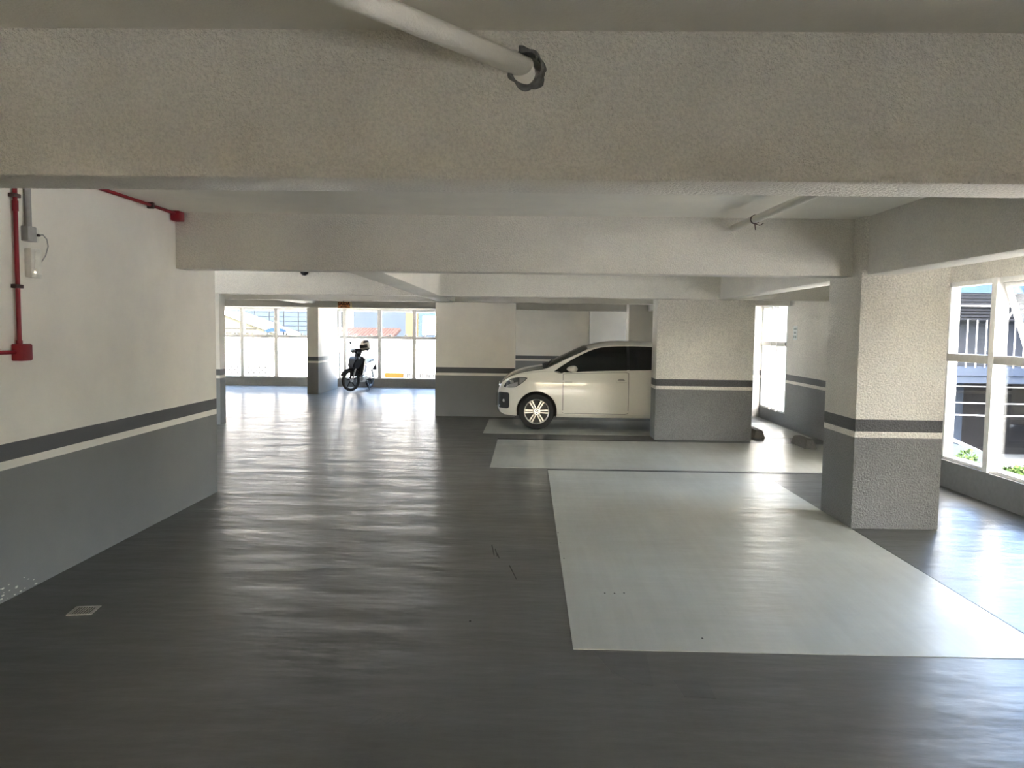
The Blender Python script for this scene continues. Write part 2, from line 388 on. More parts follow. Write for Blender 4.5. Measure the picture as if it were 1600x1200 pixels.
def power():
    t = thing('socket_conduit', 'grey conduit ending in a socket box on the left wall', 'conduit', (XL, 4.62, 2.12))
    tube('conduit_pipe', [(.022, 0, .085), (.022, 0, CZ - 2.12)], .018, GREYPVC, t)
    b = box('socket_box', 0, .045, -.042, .042, 0, .09, GREYPVC, t, .005)
    f = box('socket_plate', 0, .018, .042, .105, .005, .085, WPLASTIC, t, .003)
    box('plug', .018, .045, .055, .080, .038, .052, REDDK, t, .004)
    e = thing('emergency_light', 'slim white emergency light module under the grey socket box', 'light', (XL, 4.645, 1.905))
    box('light_body', 0, .045, -.042, .06, 0, .175, WPLASTIC, e, .006)
    box('diffuser', .044, .050, -.01, .05, .02, .16, simple('milky_diffuser', (.8, .79, .72), .3), e, .003)
    box('indicator', .049, .053, -.022, -.012, .026, .036, simple('indicator_lamp', (1, .85, .7), .3, emit=.5), e, .002)
    c = thing('power_cord', 'thin grey cord looping from socket to emergency light', 'cord', (XL, 4.69, 2.16))
    tube('cord', [(.040, -.005, .005), (.045, .03, .012), (.04, .075, -.01), (.035, .095, -.05), (.03, .075, -.11), (.03, .03, -.155), (.03, .0, -.17)], .0035, GREYPVC, c, 8)
power()
def pipes():
    t = thing('drain_pipe', 'thick white painted drain pipe entering the broken beam hole', 'pipe', HOLE)
    d = Vector((-.405, -.45, .01)).normalized()
    st = Vector((.0, .03, .012))
    bm = bmesh.new(); add_tube(bm, [st + d * s_ for s_ in (0, .3, .6, .9, 1.2, 1.8, 2.6)], .0345, 24); obj('pipe_length', bm, PIPE, t, 60)
    bm = bmesh.new(); add_tube(bm, [(-.004, .004, -.016), (.0, .10, -.014)], [.035, .035], 20); obj('lit_crescent', bm, PIPE, t, 60)  # short white tube standing in for the lit lower half of the hole
    # crumbling mortar lip
    m = bmesh.new(); n = 60
    rows = []
    for k in range(n):
        a = 2 * PI * k / n; ca, sa = math.cos(a), math.sin(a)
        amt = 1.0 if not (1.9 < a < 3.0) else .25
        R0 = .051 * (1 + .05 * math.sin(3 * a)); R1 = .052 + amt * (.017 + .008 * math.sin(2 * a + 3.6) + .004 * math.sin(7 * a + 1) + random.uniform(-.0015, .0015))
        h = -.010 - .004 * math.sin(6 * a) - random.uniform(0, .002)
        rows.append([m.verts.new((ca * r_, y_, sa * r_)) for r_, y_ in ((R0, .03), (R0 * 1.0, h), ((R0 + R1) / 2, h - .004), (R1, .002))])
    for k in range(n):
        for j in range(3): m.faces.new((rows[k][j], rows[k][j + 1], rows[(k + 1) % n][j + 1], rows[(k + 1) % n][j]))
    lip = obj('mortar_lip', m, MORTAR, t, 60)
    t2 = thing('drain_pipe', 'thin white pipe with cable tie running between the two beams', 'pipe', (1.72, 6.6, 2.51))
    tube('pipe_length', [(0, .02, 0), (.03, -.8, -.006), (.07, -2.2, -.01), (.12, -3.79, -.015)], .030, PIPE, t2, 20)
    bm = bmesh.new(); add_lathe(bm, [(.031, -.008), (.036, -.008), (.036, .008), (.031, .008)], 18, 'y', (.022, -.55, -.005)); obj('cable_tie', bm, REDDK, t2, 40)
    tube('tie_tail', [(.022, -.55, -.038), (.028, -.55, -.085)], .004, REDDK, t2, 6); tube('tie_tail', [(.022, -.55, -.038), (.06, -.55, -.05), (.085, -.56, -.035)], .003, REDDK, t2, 6)
pipes()
def drain():
    t = thing('floor_drain', 'small square slotted drain grate near the left wall', 'drain', (-2.50, 4.215, 0), math.radians(8))
    s = .068
    box('drain_pit', -s, s, -s, s, .0005, .002, BLACK, t)
    for (a, b_, c, d) in ((-s, s, -s, -s + .010), (-s, s, s - .010, s), (-s, -s + .010, -s, s), (s - .010, s, -s, s)):
        box('grate_frame', a, b_, c, d, .001, .006, STEEL, t)
    for i in range(8):
        x = -s + .018 + i * .0143
        box('grate_slat', x - .003, x + .003, -s + .008, s - .008, .001, .0055, STEEL, t)
drain()
def wheel_stop(x, y, L, label, rz=0):
    bm = bmesh.new(); w, h = .085, .125
    prof = [(-w, 0), (w, 0), (w * .62, h), (-w * .62, h)]
    prism(bm, prof, (0, L), lambda u, v, e: Vector((u, e + (.05 * v / h if e == 0 else -.05 * v / h), v)))
    bmesh.ops.bevel(bm, geom=bm.edges[:], offset=.008, segments=2, affect='EDGES')
    o = obj('wheel_stop', bm, CONC, None, 40); o.location = (x, y, .003); o.rotation_euler = (0, 0, rz)
    tag(o, label, 'wheel stop')
wheel_stop(4.035, 10.88, .62, 'concrete wheel stop at the side wall near the thick pillar')
wheel_stop(3.62, 11.90, .60, 'concrete wheel stop half hidden behind the wide pillar')
def signs():
    ORG = simple('sign_orange', (.95, .36, .12), .5); CRM = simple('sign_cream', s2l((250, 235, 200)), .5); INK = simple('sign_ink', (.03, .012, .008), .5)
    t = thing('exit_sign', 'small orange exit sign with dark letters hung on the far beam', 'sign', (-4.42, 18.40, 2.19))
    w, h = .155, .075
    box('sign_board', -w, w, .0, .05, -h, h, CRM, t, .003); box('sign_face', -w + .012, w - .012, -.004, .002, -h + .010, h - .008, ORG, t)
    cu = bpy.data.curves.new('txt', 'FONT'); cu.body = 'SAÍDA'; cu.size = .105; cu.offset = .003; cu.align_x = 'CENTER'; cu.extrude = .002
    to = bpy.data.objects.new('txt', cu); COL.objects.link(to); dg = bpy.context.evaluated_depsgraph_get(); dg.update()
    me = bpy.data.meshes.new_from_object(to.evaluated_get(dg)); bpy.data.objects.remove(to); me.materials.clear(); me.materials.append(INK)
    l = obj('lettering', me, None, t); l.location = (0, -.006, -.005); l.rotation_euler = (PI / 2, 0, 0)
    bm = bmesh.new(); prism(bm, [(-.09, -.042), (-.055, -.024), (-.055, -.034), (.07, -.034), (.07, -.050), (-.055, -.050), (-.055, -.060)], (-.008, -.004), lambda u, v, e: Vector((u, e, v))); obj('arrow', bm, INK, t)
    box('side_tag', w + .015, w + .03, 0, .05, -h - .012, h - .01, CRM, t)
    n = thing('wall_notice', 'small white notice plate on the dark side wall', 'notice', (XR, 13.10, 1.53))
    box('plate', -.006, 0, 0, .19, 0, .24, simple('notice_white', (.72, .76, .74), .5), n)
    g = simple('notice_print', (.30, .36, .34), .6)
    for (a, b_, c, d) in ((.03, .16, .17, .205), (.05, .14, .105, .14), (.03, .10, .03, .075), (.12, .16, .03, .075)): box('print_mark', -.0075, -.005, a, b_, c, d, g, n)
    s = thing('motion_sensor', 'small dark dome sensor on the face of the third beam', 'sensor', (-3.28, 11.25, 2.45))
    bm = bmesh.new(); add_lathe(bm, [(.001, -.07), (.03, -.065), (.05, -.04), (.06, -.01), (.06, .012), (.001, .012)], 20, 'y'); obj('dome', bm, BLACK, s, 60)
    bm = bmesh.new(); add_lathe(bm, [(.061, -.012), (.068, -.012), (.068, .012), (.061, .012)], 20, 'y'); obj('base_ring', bm, GREYPVC, s, 40)
signs()

# ------------------------------------------------------------------ the white car (local x = distance from nose, y = towards the far side, z up)
CARP = simple('car_white_paint', (.80, .775, .70), .22, coat=.8, noise=.01)
CGLASS = simple('car_dark_glass', (.006, .007, .008), .04, noise=.1)
CBLK = simple('car_black_plastic', (.012, .012, .013), .55)
CSEAM = simple('car_seam', (.05, .048, .045), .6)
TYRE = simple('tyre_rubber', (.014, .014, .014), .75)
RIM = simple('rim_silver', (.62, .60, .56), .28, metal=.75)
RIMDK = simple('rim_dark', (.03, .03, .03), .5)
CHROME = simple('chrome', (.8, .8, .8), .1, metal=1.0)
LAMP = simple('headlamp_lens', (.30, .30, .29), .08, coat=1.0)
LAMPDK = simple('headlamp_inner', (.03, .03, .032), .2, coat=1.0)
REDL = simple('tail_lamp', (.35, .01, .01), .15)
def interp(tab, u):
    if u <= tab[0][0]: return tab[0][1]
    for (a, va), (b, vb) in zip(tab, tab[1:]):
        if u <= b: 
            k = (u - a) / (b - a); return va + (vb - va) * k
    return tab[-1][1]
def smooth_interp(tab, u):          # Catmull-Rom style through the table
    n = len(tab)
    if u <= tab[0][0]: return tab[0][1]
    if u >= tab[-1][0]: return tab[-1][1]
    for i in range(n - 1):
        if u <= tab[i + 1][0]:
            x0, y0 = tab[i]; x1, y1 = tab[i + 1]; h = x1 - x0; k = (u - x0) / h
            sl = (y1 - y0) / h
            m0 = sl if i == 0 else .5 * (sl + (y0 - tab[i - 1][1]) / (x0 - tab[i - 1][0]))
            m1 = sl if i == n - 2 else .5 * (sl + (tab[i + 2][1] - y1) / (tab[i + 2][0] - x1))
            return y0 * (2 * k ** 3 - 3 * k ** 2 + 1) + m0 * h * (k ** 3 - 2 * k ** 2 + k) + y1 * (-2 * k ** 3 + 3 * k ** 2) + m1 * h * (k ** 3 - k ** 2)
HT = [(0, .62), (.03, .70), (.08, .785), (.16, .86), (.28, .925), (.45, .985), (.65, 1.025), (.80, 1.055), (.95, 1.125), (1.15, 1.225), (1.35, 1.32), (1.52, 1.395), (1.66, 1.435), (1.87, 1.468), (2.2, 1.478), (2.6, 1.468), (3.0, 1.435), (3.25, 1.385), (3.38, 1.25), (3.48, 1.05), (3.55, .85), (3.6, .66)]
PT = [(0, .46), (.03, .56), (.08, .64), (.16, .715), (.28, .765), (.45, .80), (.66, .818), (1.0, .82), (2.8, .82), (3.1, .81), (3.35, .775), (3.5, .71), (3.6, .58)]
ZB = [(0, .34), (.04, .255), (.12, .215), (.3, .20), (3.3, .20), (3.5, .27), (3.6, .36)]
BELT = [(0, .60), (.10, .78), (.2, .86), (.4, .915), (.75, .955), (.95, .955), (1.1, .93), (2.1, .96), (3.2, 1.0), (3.6, .95)]
CROWN = [(0, .03), (.2, .035), (.5, .045), (.8, .055), (1.2, .055), (2.0, .07), (3.2, .07), (3.6, .05)]
def carH(u): return smooth_interp(HT, u)
def zr(u): return carH(u) - interp(CROWN, u)
def carW(u, z):
    p = smooth_interp(PT, u); bz = min(interp(BELT, u), zr(u))
    if z <= bz:
        v = 1 - .055 * abs((z - .60) / .42) ** 2.2
        if z < .32: v -= .10 * ((.32 - z) / .14) ** 2
        # light character crease above the door handle and sill tuck
        v += .006 * math.exp(-((z - .80) / .05) ** 2)
        return p * v
    vb = 1 - .055 * abs((bz - .60) / .42) ** 2.2 + .006 * math.exp(-((bz - .80) / .05) ** 2)
    return p * vb - .012 - (z - bz) * .34 - max(0, z - 1.25) ** 2 * 1.6
def car_body():
    us = [0, .012, .03, .055, .08, .12, .16, .22, .28, .36, .45, .55, .65, .74, .80, .86, .95, 1.05, 1.15, 1.25, 1.35, 1.45, 1.52, 1.60, 1.72, 1.87, 2.05, 2.3, 2.6, 2.85, 3.05, 3.2, 3.3, 3.38, 3.44, 3.5, 3.55, 3.58, 3.6]
    bm = bmesh.new(); secs = []
    for u in us:
        zb = interp(ZB, u); top = zr(u); bz = min(interp(BELT, u), top - .002)
        half = [(0, zb), (carW(u, zb) * .55, zb), (carW(u, zb) * .9, zb)]
        for j in range(11):
            z = zb + (bz - zb) * (j / 10) ** .9 if j else zb + .012
            half.append((carW(u, z), z))
        for j in range(1, 8):
            z = bz + (top - bz) * j / 7; half.append((carW(u, z), z))
        wt = carW(u, top)
        for j in range(1, 8):
            s_ = j / 7; y = wt * (1 - s_); k = 1 - s_
            half.append((y, top + (carH(u) - top) * (1 - k ** 2.0)))
        ring = [bm.verts.new((u, -y, z)) for y, z in half] + [bm.verts.new((u, y, z)) for y, z in half[-2:0:-1]]
        secs.append(ring)
    n = len(secs[0])
    for a, b in zip(secs, secs[1:]):
        for k in range(n): bm.faces.new((a[k], b[k], b[(k + 1) % n], a[(k + 1) % n]))
    bm.faces.new(secs[0]); bm.faces.new(secs[-1][::-1])
    return bm
def side_patch(u0, u1, zb_f, zt_f, off, nu=16, nz=8, sgn=-1, thick=.012, ulean=None):
    """a panel lying on the flank between two height curves, pushed out by off"""
    bm = bmesh.new(); g = []; h = []
    for i in range(nu + 1):
        ra, rb = [], []
        for j in range(nz + 1):
            u = u0 + (u1 - u0) * i / nu
            z0_, z1_ = zb_f(u), zt_f(u); z = z0_ + (z1_ - z0_) * j / nz
            uu = u + (ulean(z) if ulean else 0)
            w = carW(uu, z)
            e = .01; nx = -(carW(uu + e, z) - carW(uu - e, z)) / (2 * e); nz_ = -(carW(uu, z + e) - carW(uu, z - e)) / (2 * e)
            N = Vector((nx, 1, nz_)).normalized()
            P = Vector((uu, w, z))
            A = P + N * off; B = P + N * (off - thick)
            ra.append(bm.verts.new((A.x, sgn * A.y, A.z))); rb.append(bm.verts.new((B.x, sgn * B.y, B.z)))
        g.append(ra); h.append(rb)
    for i in range(nu):
        for j in range(nz):
            bm.faces.new((g[i][j], g[i + 1][j], g[i + 1][j + 1], g[i][j + 1])); bm.faces.new((h[i][j], h[i][j + 1], h[i + 1][j + 1], h[i + 1][j]))
    for i in range(nu):
        for j in (0, nz): bm.faces.new((g[i][j], g[i + 1][j], h[i + 1][j], h[i][j]))
    for j in range(nz):
        for i in (0, nu): bm.faces.new((g[i][j], g[i][j + 1], h[i][j + 1], h[i][j]))
    bmesh.ops.remove_doubles(bm, verts=bm.verts[:], dist=1e-6)
    return bm
def rrect(lo, hi, u0, u1, r):
    """height curves of a rounded rectangle"""
    def d(u):
        t_ = min(u - u0, u1 - u)
        return 0 if t_ >= r else r - math.sqrt(max(0, r * r - (r - max(0, t_)) ** 2))
    return (lambda u: lo(u) + d(u)), (lambda u: hi(u) - d(u))
def build_wheel(car, u, sgn):
    y = sgn * .735; out = sgn
    bm = bmesh.new()
    add_lathe(bm, [(.205, -.085), (.255, -.092), (.280, -.085), (.293, -.062), (.296, -.03), (.296, .03), (.293, .062), (.280, .085), (.255, .092), (.205, .085), (.205, -.085)], 48)
    w = obj('wheel', bm, TYRE, car, 40); w.location = (u, y, .296)
    bm = bmesh.new(); add_lathe(bm, [(.0005, .045 * out), (.192, .045 * out), (.192, -.05 * out), (.0005, -.05 * out)], 40); obj('brake_disc', bm, RIMDK, w, 40)
    bm = bmesh.new(); add_lathe(bm, [(.190, .04 * out), (.192, .086 * out), (.203, .092 * out), (.210, .084 * out), (.208, .03 * out)], 48); obj('rim_ring', bm, RIM, w, 50)
    for k in range(6):
        for s_ in (-1, 1):
            a = PI / 3 * k; bm = bmesh.new()
            poly = [(.052, s_ * .0065), (.195, s_ * .009), (.195, s_ * .036), (.052, s_ * .026)]
            def fn(p, q, e, a=a): return Vector((p * math.cos(a) - q * math.sin(a), e, p * math.sin(a) + q * math.cos(a)))
            prism(bm, poly, (.05 * out, .078 * out), fn); bmesh.ops.bevel(bm, geom=bm.edges[:], offset=.003, segments=1, affect='EDGES')
            obj('spoke', bm, RIM, w, 40)
    bm = bmesh.new(); add_lathe(bm, [(.0005, .086 * out), (.048, .086 * out), (.062, .078 * out), (.066, .05 * out)], 32); obj('hub_cap', bm, RIM, w, 40)
    bm = bmesh.new(); add_lathe(bm, [(.0005, .0875 * out), (.046, .0875 * out), (.046, .084 * out)], 32); obj('emblem_disc', bm, RIMDK, w, 40)
    # round emblem: a V above a W inside a ring
    bm = bmesh.new(); add_lathe(bm, [(.040, .087 * out), (.040, .091 * out), (.046, .091 * out), (.046, .087 * out)], 28)
    def bar(x0, z0, x1, z1, t_=.0045):
        d = Vector((x1 - x0, 0, z1 - z0)).normalized() ; nn = Vector((-d.z, 0, d.x)) * t_ / 1.0
        q = [(x0 + nn.x, z0 + nn.z), (x1 + nn.x, z1 + nn.z), (x1 - nn.x, z1 - nn.z), (x0 - nn.x, z0 - nn.z)]
        prism(bm, q, (.087 * out, .0905 * out), lambda p_, q_, e: Vector((p_, e, q_)))
    bar(-.016, .037, 0, .006); bar(.016, .037, 0, .006)
    bar(-.034, .020, -.015, -.032); bar(-.015, -.032, 0, -.002); bar(0, -.002, .015, -.032); bar(.015, -.032, .034, .020)
    obj('emblem', bm, CHROME, w, 40)
    return w
def car():
    c = thing('car', 'white three door hatchback parked between the wide striped pillars', 'car', (-.50, 12.60 + .82, .003))
    b = obj('car_body', car_body(), [CARP, CBLK], None)
    cut_bm = bmesh.new()
    for u in (.66, 3.08):
        for s_ in (-1, 1):
            rr = []
            for y in (s_ * .56, s_ * 1.1): rr.append([cut_bm.verts.new((u + .338 * math.cos(2 * PI * k / 48), y, .300 + .338 * math.sin(2 * PI * k / 48))) for k in range(48)])
            for k in range(48): cut_bm.faces.new((rr[0][k], rr[0][(k + 1) % 48], rr[1][(k + 1) % 48], rr[1][k]))
            cut_bm.faces.new(rr[0]); cut_bm.faces.new(rr[1])
    bmesh.ops.recalc_face_normals(cut_bm, faces=cut_bm.faces[:])
    cut(b, cut_bm)
    me = b.data
    if len(me.materials) < 2:
        me.materials.clear(); me.materials.append(CARP); me.materials.append(CBLK)
    for p in me.polygons:
        p.use_smooth = True; p.material_index = 0
        for u in (.66, 3.08):
            r = math.hypot(p.center.x - u, p.center.z - .30)
            if (abs(r - .337) < .004 and p.normal.y ** 2 < .1) or (r < .33 and abs(p.center.y) < .58 and abs(p.center.y) > .5): p.material_index = 1
        if p.center.z < .215 and p.normal.z < -.5: p.material_index = 1
    me.set_sharp_from_angle(angle=math.radians(32))
    b.parent = c
    for s_ in (-1, 1):
        for u in (.66, 3.08): build_wheel(c, u, s_)
        # arch lip
        bm = bmesh.new(); pts = []
        for k in range(25):
            a = math.radians(-8 + 196 * k / 24); u = .66 + .338 * math.cos(a); z = .30 + .338 * math.sin(a); pts.append((u, s_ * (carW(u, max(z, .22)) - .004), z))
        add_tube(bm, pts, .007, 6); obj('arch_lip', bm, CARP, c, 60)
        # door: dark gap beneath, white skin above
        lo = lambda u: .275; hi = lambda u: interp(BELT, u) - .006
        l2, h2 = rrect(lambda u: .268, lambda u: interp(BELT, u), 1.085, 2.165, .010)
        d0 = obj('door_gap', side_patch(1.085, 2.165, l2, h2, .0015, 20, 8, s_, .004), CSEAM, c, 40)
        l1, h1 = rrect(lo, hi, 1.093, 2.157, .008)
        d = obj('door', side_patch(1.093, 2.157, l1, h1, .004, 20, 10, s_, .006), CARP, c, 40)
        wz = carW(2.04, .81)
        hb = bmesh.new(); add_lathe(hb, [(.0005, 0), (.030, .002), (.042, .006), (.046, .012)], 20, 'y', (0, 0, 0))
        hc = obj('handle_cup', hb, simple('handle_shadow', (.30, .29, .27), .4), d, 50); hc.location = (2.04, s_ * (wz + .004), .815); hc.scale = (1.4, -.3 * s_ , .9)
        tube('door_handle', [(1.955, s_ * (wz + .004), .815), (1.975, s_ * (wz + .022), .815), (2.10, s_ * (wz + .022), .812), (2.13, s_ * (wz + .004), .812)], [.010, .014, .014, .010], CARP, d, 10)
        # glazing
        zt = [(.94, .962), (1.05, 1.04), (1.2, 1.135), (1.35, 1.22), (1.5, 1.29), (1.62, 1.335), (1.75, 1.362), (2.0, 1.38), (2.6, 1.375), (3.0, 1.34)]
        zbt = [(.94, .955), (1.02, .935), (1.10, .932), (2.1, .963), (3.0, 1.0)]
        gz = side_patch(.94, 2.135, lambda u: interp(zbt, u), lambda u: max(interp(zbt, u) + .004, smooth_interp(zt, u)), .006, 30, 8, s_, .006)
        obj('door_glass', gz, CGLASS, c, 40)
        obj('b_pillar_trim', side_patch(2.13, 2.185, lambda u: interp(zbt, u), lambda u: smooth_interp(zt, u), .0045, 3, 8, s_, .006), CBLK, c, 40)
        obj('rear_side_glass', side_patch(2.18, 2.98, lambda u: interp(zbt, u) + max(0, u - 2.8) * .3, lambda u: smooth_interp(zt, u) - max(0, u - 2.8) * .5, .006, 16, 8, s_, .006), CGLASS, c, 40)
        # mirror
        bm = bmesh.new(); bmesh.ops.create_icosphere(bm, subdivisions=3, radius=1)
        for v in bm.verts:
            v.co = Vector((v.co.x * .12 * (1 if v.co.x < 0 else .55), v.co.y * .085, v.co.z * (.062 if v.co.z > 0 else .045)))
        m = obj('wing_mirror', bm, CARP, c, 60); m.location = (1.255, s_ * .875, 1.005); m.rotation_euler = (0, 0, s_ * .35)
        bm = bmesh.new(); add_lathe(bm, [(.0005, .0), (.045, .0), (.05, -.01)], 20, 'y'); g = obj('mirror_glass', bm, CHROME, m, 40); g.location = (.040, 0, 0); g.rotation_euler = (0, 0, -PI / 2); g.scale = (1.2, .5, .95)
        tube('mirror_arm', [(1.21, s_ * .76, .955), (1.24, s_ * .84, .985)], .018, CBLK, c, 8)
        # front lamp, fog lamp pocket, indicator gap
        ht = [(.115, .700), (.16, .785), (.24, .832), (.34, .855), (.44, .862), (.50, .850)]
        hbm = [(.115, .690), (.20, .683), (.30, .690), (.38, .735), (.46, .800), (.50, .842)]
        hl = obj('headlamp', side_patch(.115, .50, lambda u: interp(hbm, u), lambda u: max(interp(hbm, u) + .004, interp(ht, u)), .004, 18, 6, s_, .02), LAMPDK, c, 40)
        obj('lamp_lens', side_patch(.135, .345, lambda u: interp(hbm, u) + .008, lambda u: interp(ht, u) - .075, .007, 10, 4, s_, .004), LAMP, hl, 40)
        obj('lamp_chrome', side_patch(.37, .475, lambda u: interp(hbm, u) + .012, lambda u: interp(ht, u) - .012, .007, 8, 3, s_, .004), LAMP, hl, 40)
        bm = bmesh.new(); bmesh.ops.create_uvsphere(bm, u_segments=14, v_segments=8, radius=.038); q = obj('lamp_bulb', bm, LAMP, hl, 60); q.location = (.25, s_ * (carW(.25, .77) - .012), .775)
        f0, f1 = rrect(lambda u: .335, lambda u: .600, .018, .205, .035)
        fg = obj('fog_lamp_pocket', side_patch(.018, .205, f0, f1, .006, 14, 6, s_, .02), CBLK, c, 40)
        bm = bmesh.new(); bmesh.ops.create_uvsphere(bm, u_segments=14, v_segments=8, radius=.030); q = obj('fog_lamp', bm, LAMP, fg, 60); q.location = (.115, s_ * (carW(.115, .46) + .004), .46); q.scale = (.8, .5, 1)
        tube('pocket_trim', [(.035 + .004 * k, s_ * (carW(.035, .36 + .03 * k) + .008), .36 + .03 * k) for k in range(8)], .006, CHROME, fg, 6)
        obj('sill_trim', side_patch(.99, 2.75, lambda u: .205, lambda u: .262, .005, 16, 3, s_, .006), CARP, c, 40)
        obj('tail_lamp', side_patch(3.30, 3.50, lambda u: .80, lambda u: 1.02, .005, 8, 4, s_, .01), REDL, c, 40)
        obj('badge_strip', side_patch(1.12, 1.24, lambda u: .785, lambda u: .797, .0055, 6, 1, s_, .003), simple('badge_grey', (.42, .40, .37), .4), c, 40)
    # windscreen and hood lines
    bm = bmesh.new(); rows = []
    for i in range(13):
        u = .845 + (1.50 - .845) * i / 12; top = zr(u); wt = carW(u, top) - .02; row = []
        for j in range(-8, 9):
            k = abs(j) / 8; row.append(bm.verts.new((u - .004, j / 8 * wt, top + (carH(u) - top) * (1 - k ** 2) + .006)))
        rows.append(row)
    for a, b_ in zip(rows, rows[1:]):
        for k in range(16): bm.faces.new((a[k], a[k + 1], b_[k + 1], b_[k]))
    r_ = bmesh.ops.solidify(bm, geom=bm.faces[:], thickness=.006); obj('windscreen', bm, CGLASS, c, 40)
    bm = bmesh.new(); rows = []
    for i in range(4):
        u = .755 + .085 * i / 3; top = zr(u); wt = carW(u, top) - .05
        rows.append([bm.verts.new((u, j / 8 * wt, top + (carH(u) - top) * (1 - (abs(j) / 8) ** 2) + .007 + .006 * (i in (1, 2)))) for j in range(-8, 9)])
    for a, b_ in zip(rows, rows[1:]):
        for k in range(16): bm.faces.new((a[k], a[k + 1], b_[k + 1], b_[k]))
    bmesh.ops.solidify(bm, geom=bm.faces[:], thickness=.01); obj('cowl_panel', bm, CBLK, c, 40)
    tube('wiper', [(.80, -.45, carH(.80) + .0), (.90, -.12, carH(.90) + .012), (.93, .35, carH(.93) + .005)], .010, CBLK, c, 6)
    # hood shut line and front grille
    for s_ in (-1, 1):
        tube('hood_seam', [(u, s_ * (carW(u, zr(u)) - .035), zr(u) + .012) for u in (.16, .25, .35, .45, .55, .65, .75)], .004, CSEAM, c, 6)
    bm = bmesh.new(); prism(bm, [(-.42, .36), (.42, .36), (.40, .58), (-.40, .58)], (-.012, .03), lambda u, v, e: Vector((e, u, v))); obj('lower_grille', bm, CBLK, c)
    bm = bmesh.new(); pts = []
    add_tube(bm, [(.085 + .35 * abs(k / 10) ** 4 * .35, k / 10 * .60, .285 - .0 * abs(k)) for k in range(-10, 11)], .022, 8); q = obj('bumper_lip', bm, CBLK, c, 60); q.location = (-.075, 0, -.02)
    bm = bmesh.new(); add_lathe(bm, [(.0005, -.012), (.055, -.010), (.060, 0)], 24, 'y'); e = obj('nose_badge', bm, CHROME, c, 40); e.location = (.02, 0, .68); e.rotation_euler = (.0, 0, -PI / 2)
    box('number_plate', -.02, -.012, -.20, .20, .40, .53, simple('plate_grey', (.5, .5, .5), .5), c)
car()

# ------------------------------------------------------------------ motorbike with helmet (local x = ahead, y = its left, front axle at x=0)
MB = simple('bike_black', (.010, .010, .011), .5); MW = simple('bike_white_panel', (.55, .57, .62), .3, coat=.5); MS = simple('bike_silver', (.5, .5, .5), .3, metal=.8)
def sphere(name, loc, sc_, mat, parent, rot=(0, 0, 0), sub=3):
    bm = bmesh.new(); bmesh.ops.create_icosphere(bm, subdivisions=sub, radius=1)
    for v in bm.verts: v.co = Vector((v.co.x * sc_[0], v.co.y * sc_[1], v.co.z * sc_[2]))
    o = obj(name, bm, mat, parent, 60); o.location = loc; o.rotation_euler = rot; return o
def hullbox(name, prof, w0, w1, mat, parent, T=None, bev=.02):
    """side profile polygon (x,z) given a width; w0 at the bottom, w1 at the top"""
    zs = [p[1] for p in prof]; a, b = min(zs), max(zs); bm = bmesh.new()
    def fn(u, v, e): w = w0 + (w1 - w0) * (v - a) / (b - a); return Vector((u, e * w, v))
    prism(bm, prof, (-.5, .5), fn); bmesh.ops.recalc_face_normals(bm, faces=bm.faces[:]); bmesh.ops.bevel(bm, geom=bm.edges[:], offset=bev, segments=2, affect='EDGES')
    if T is not None: bm.transform(T)
    return obj(name, bm, mat, parent, 45)
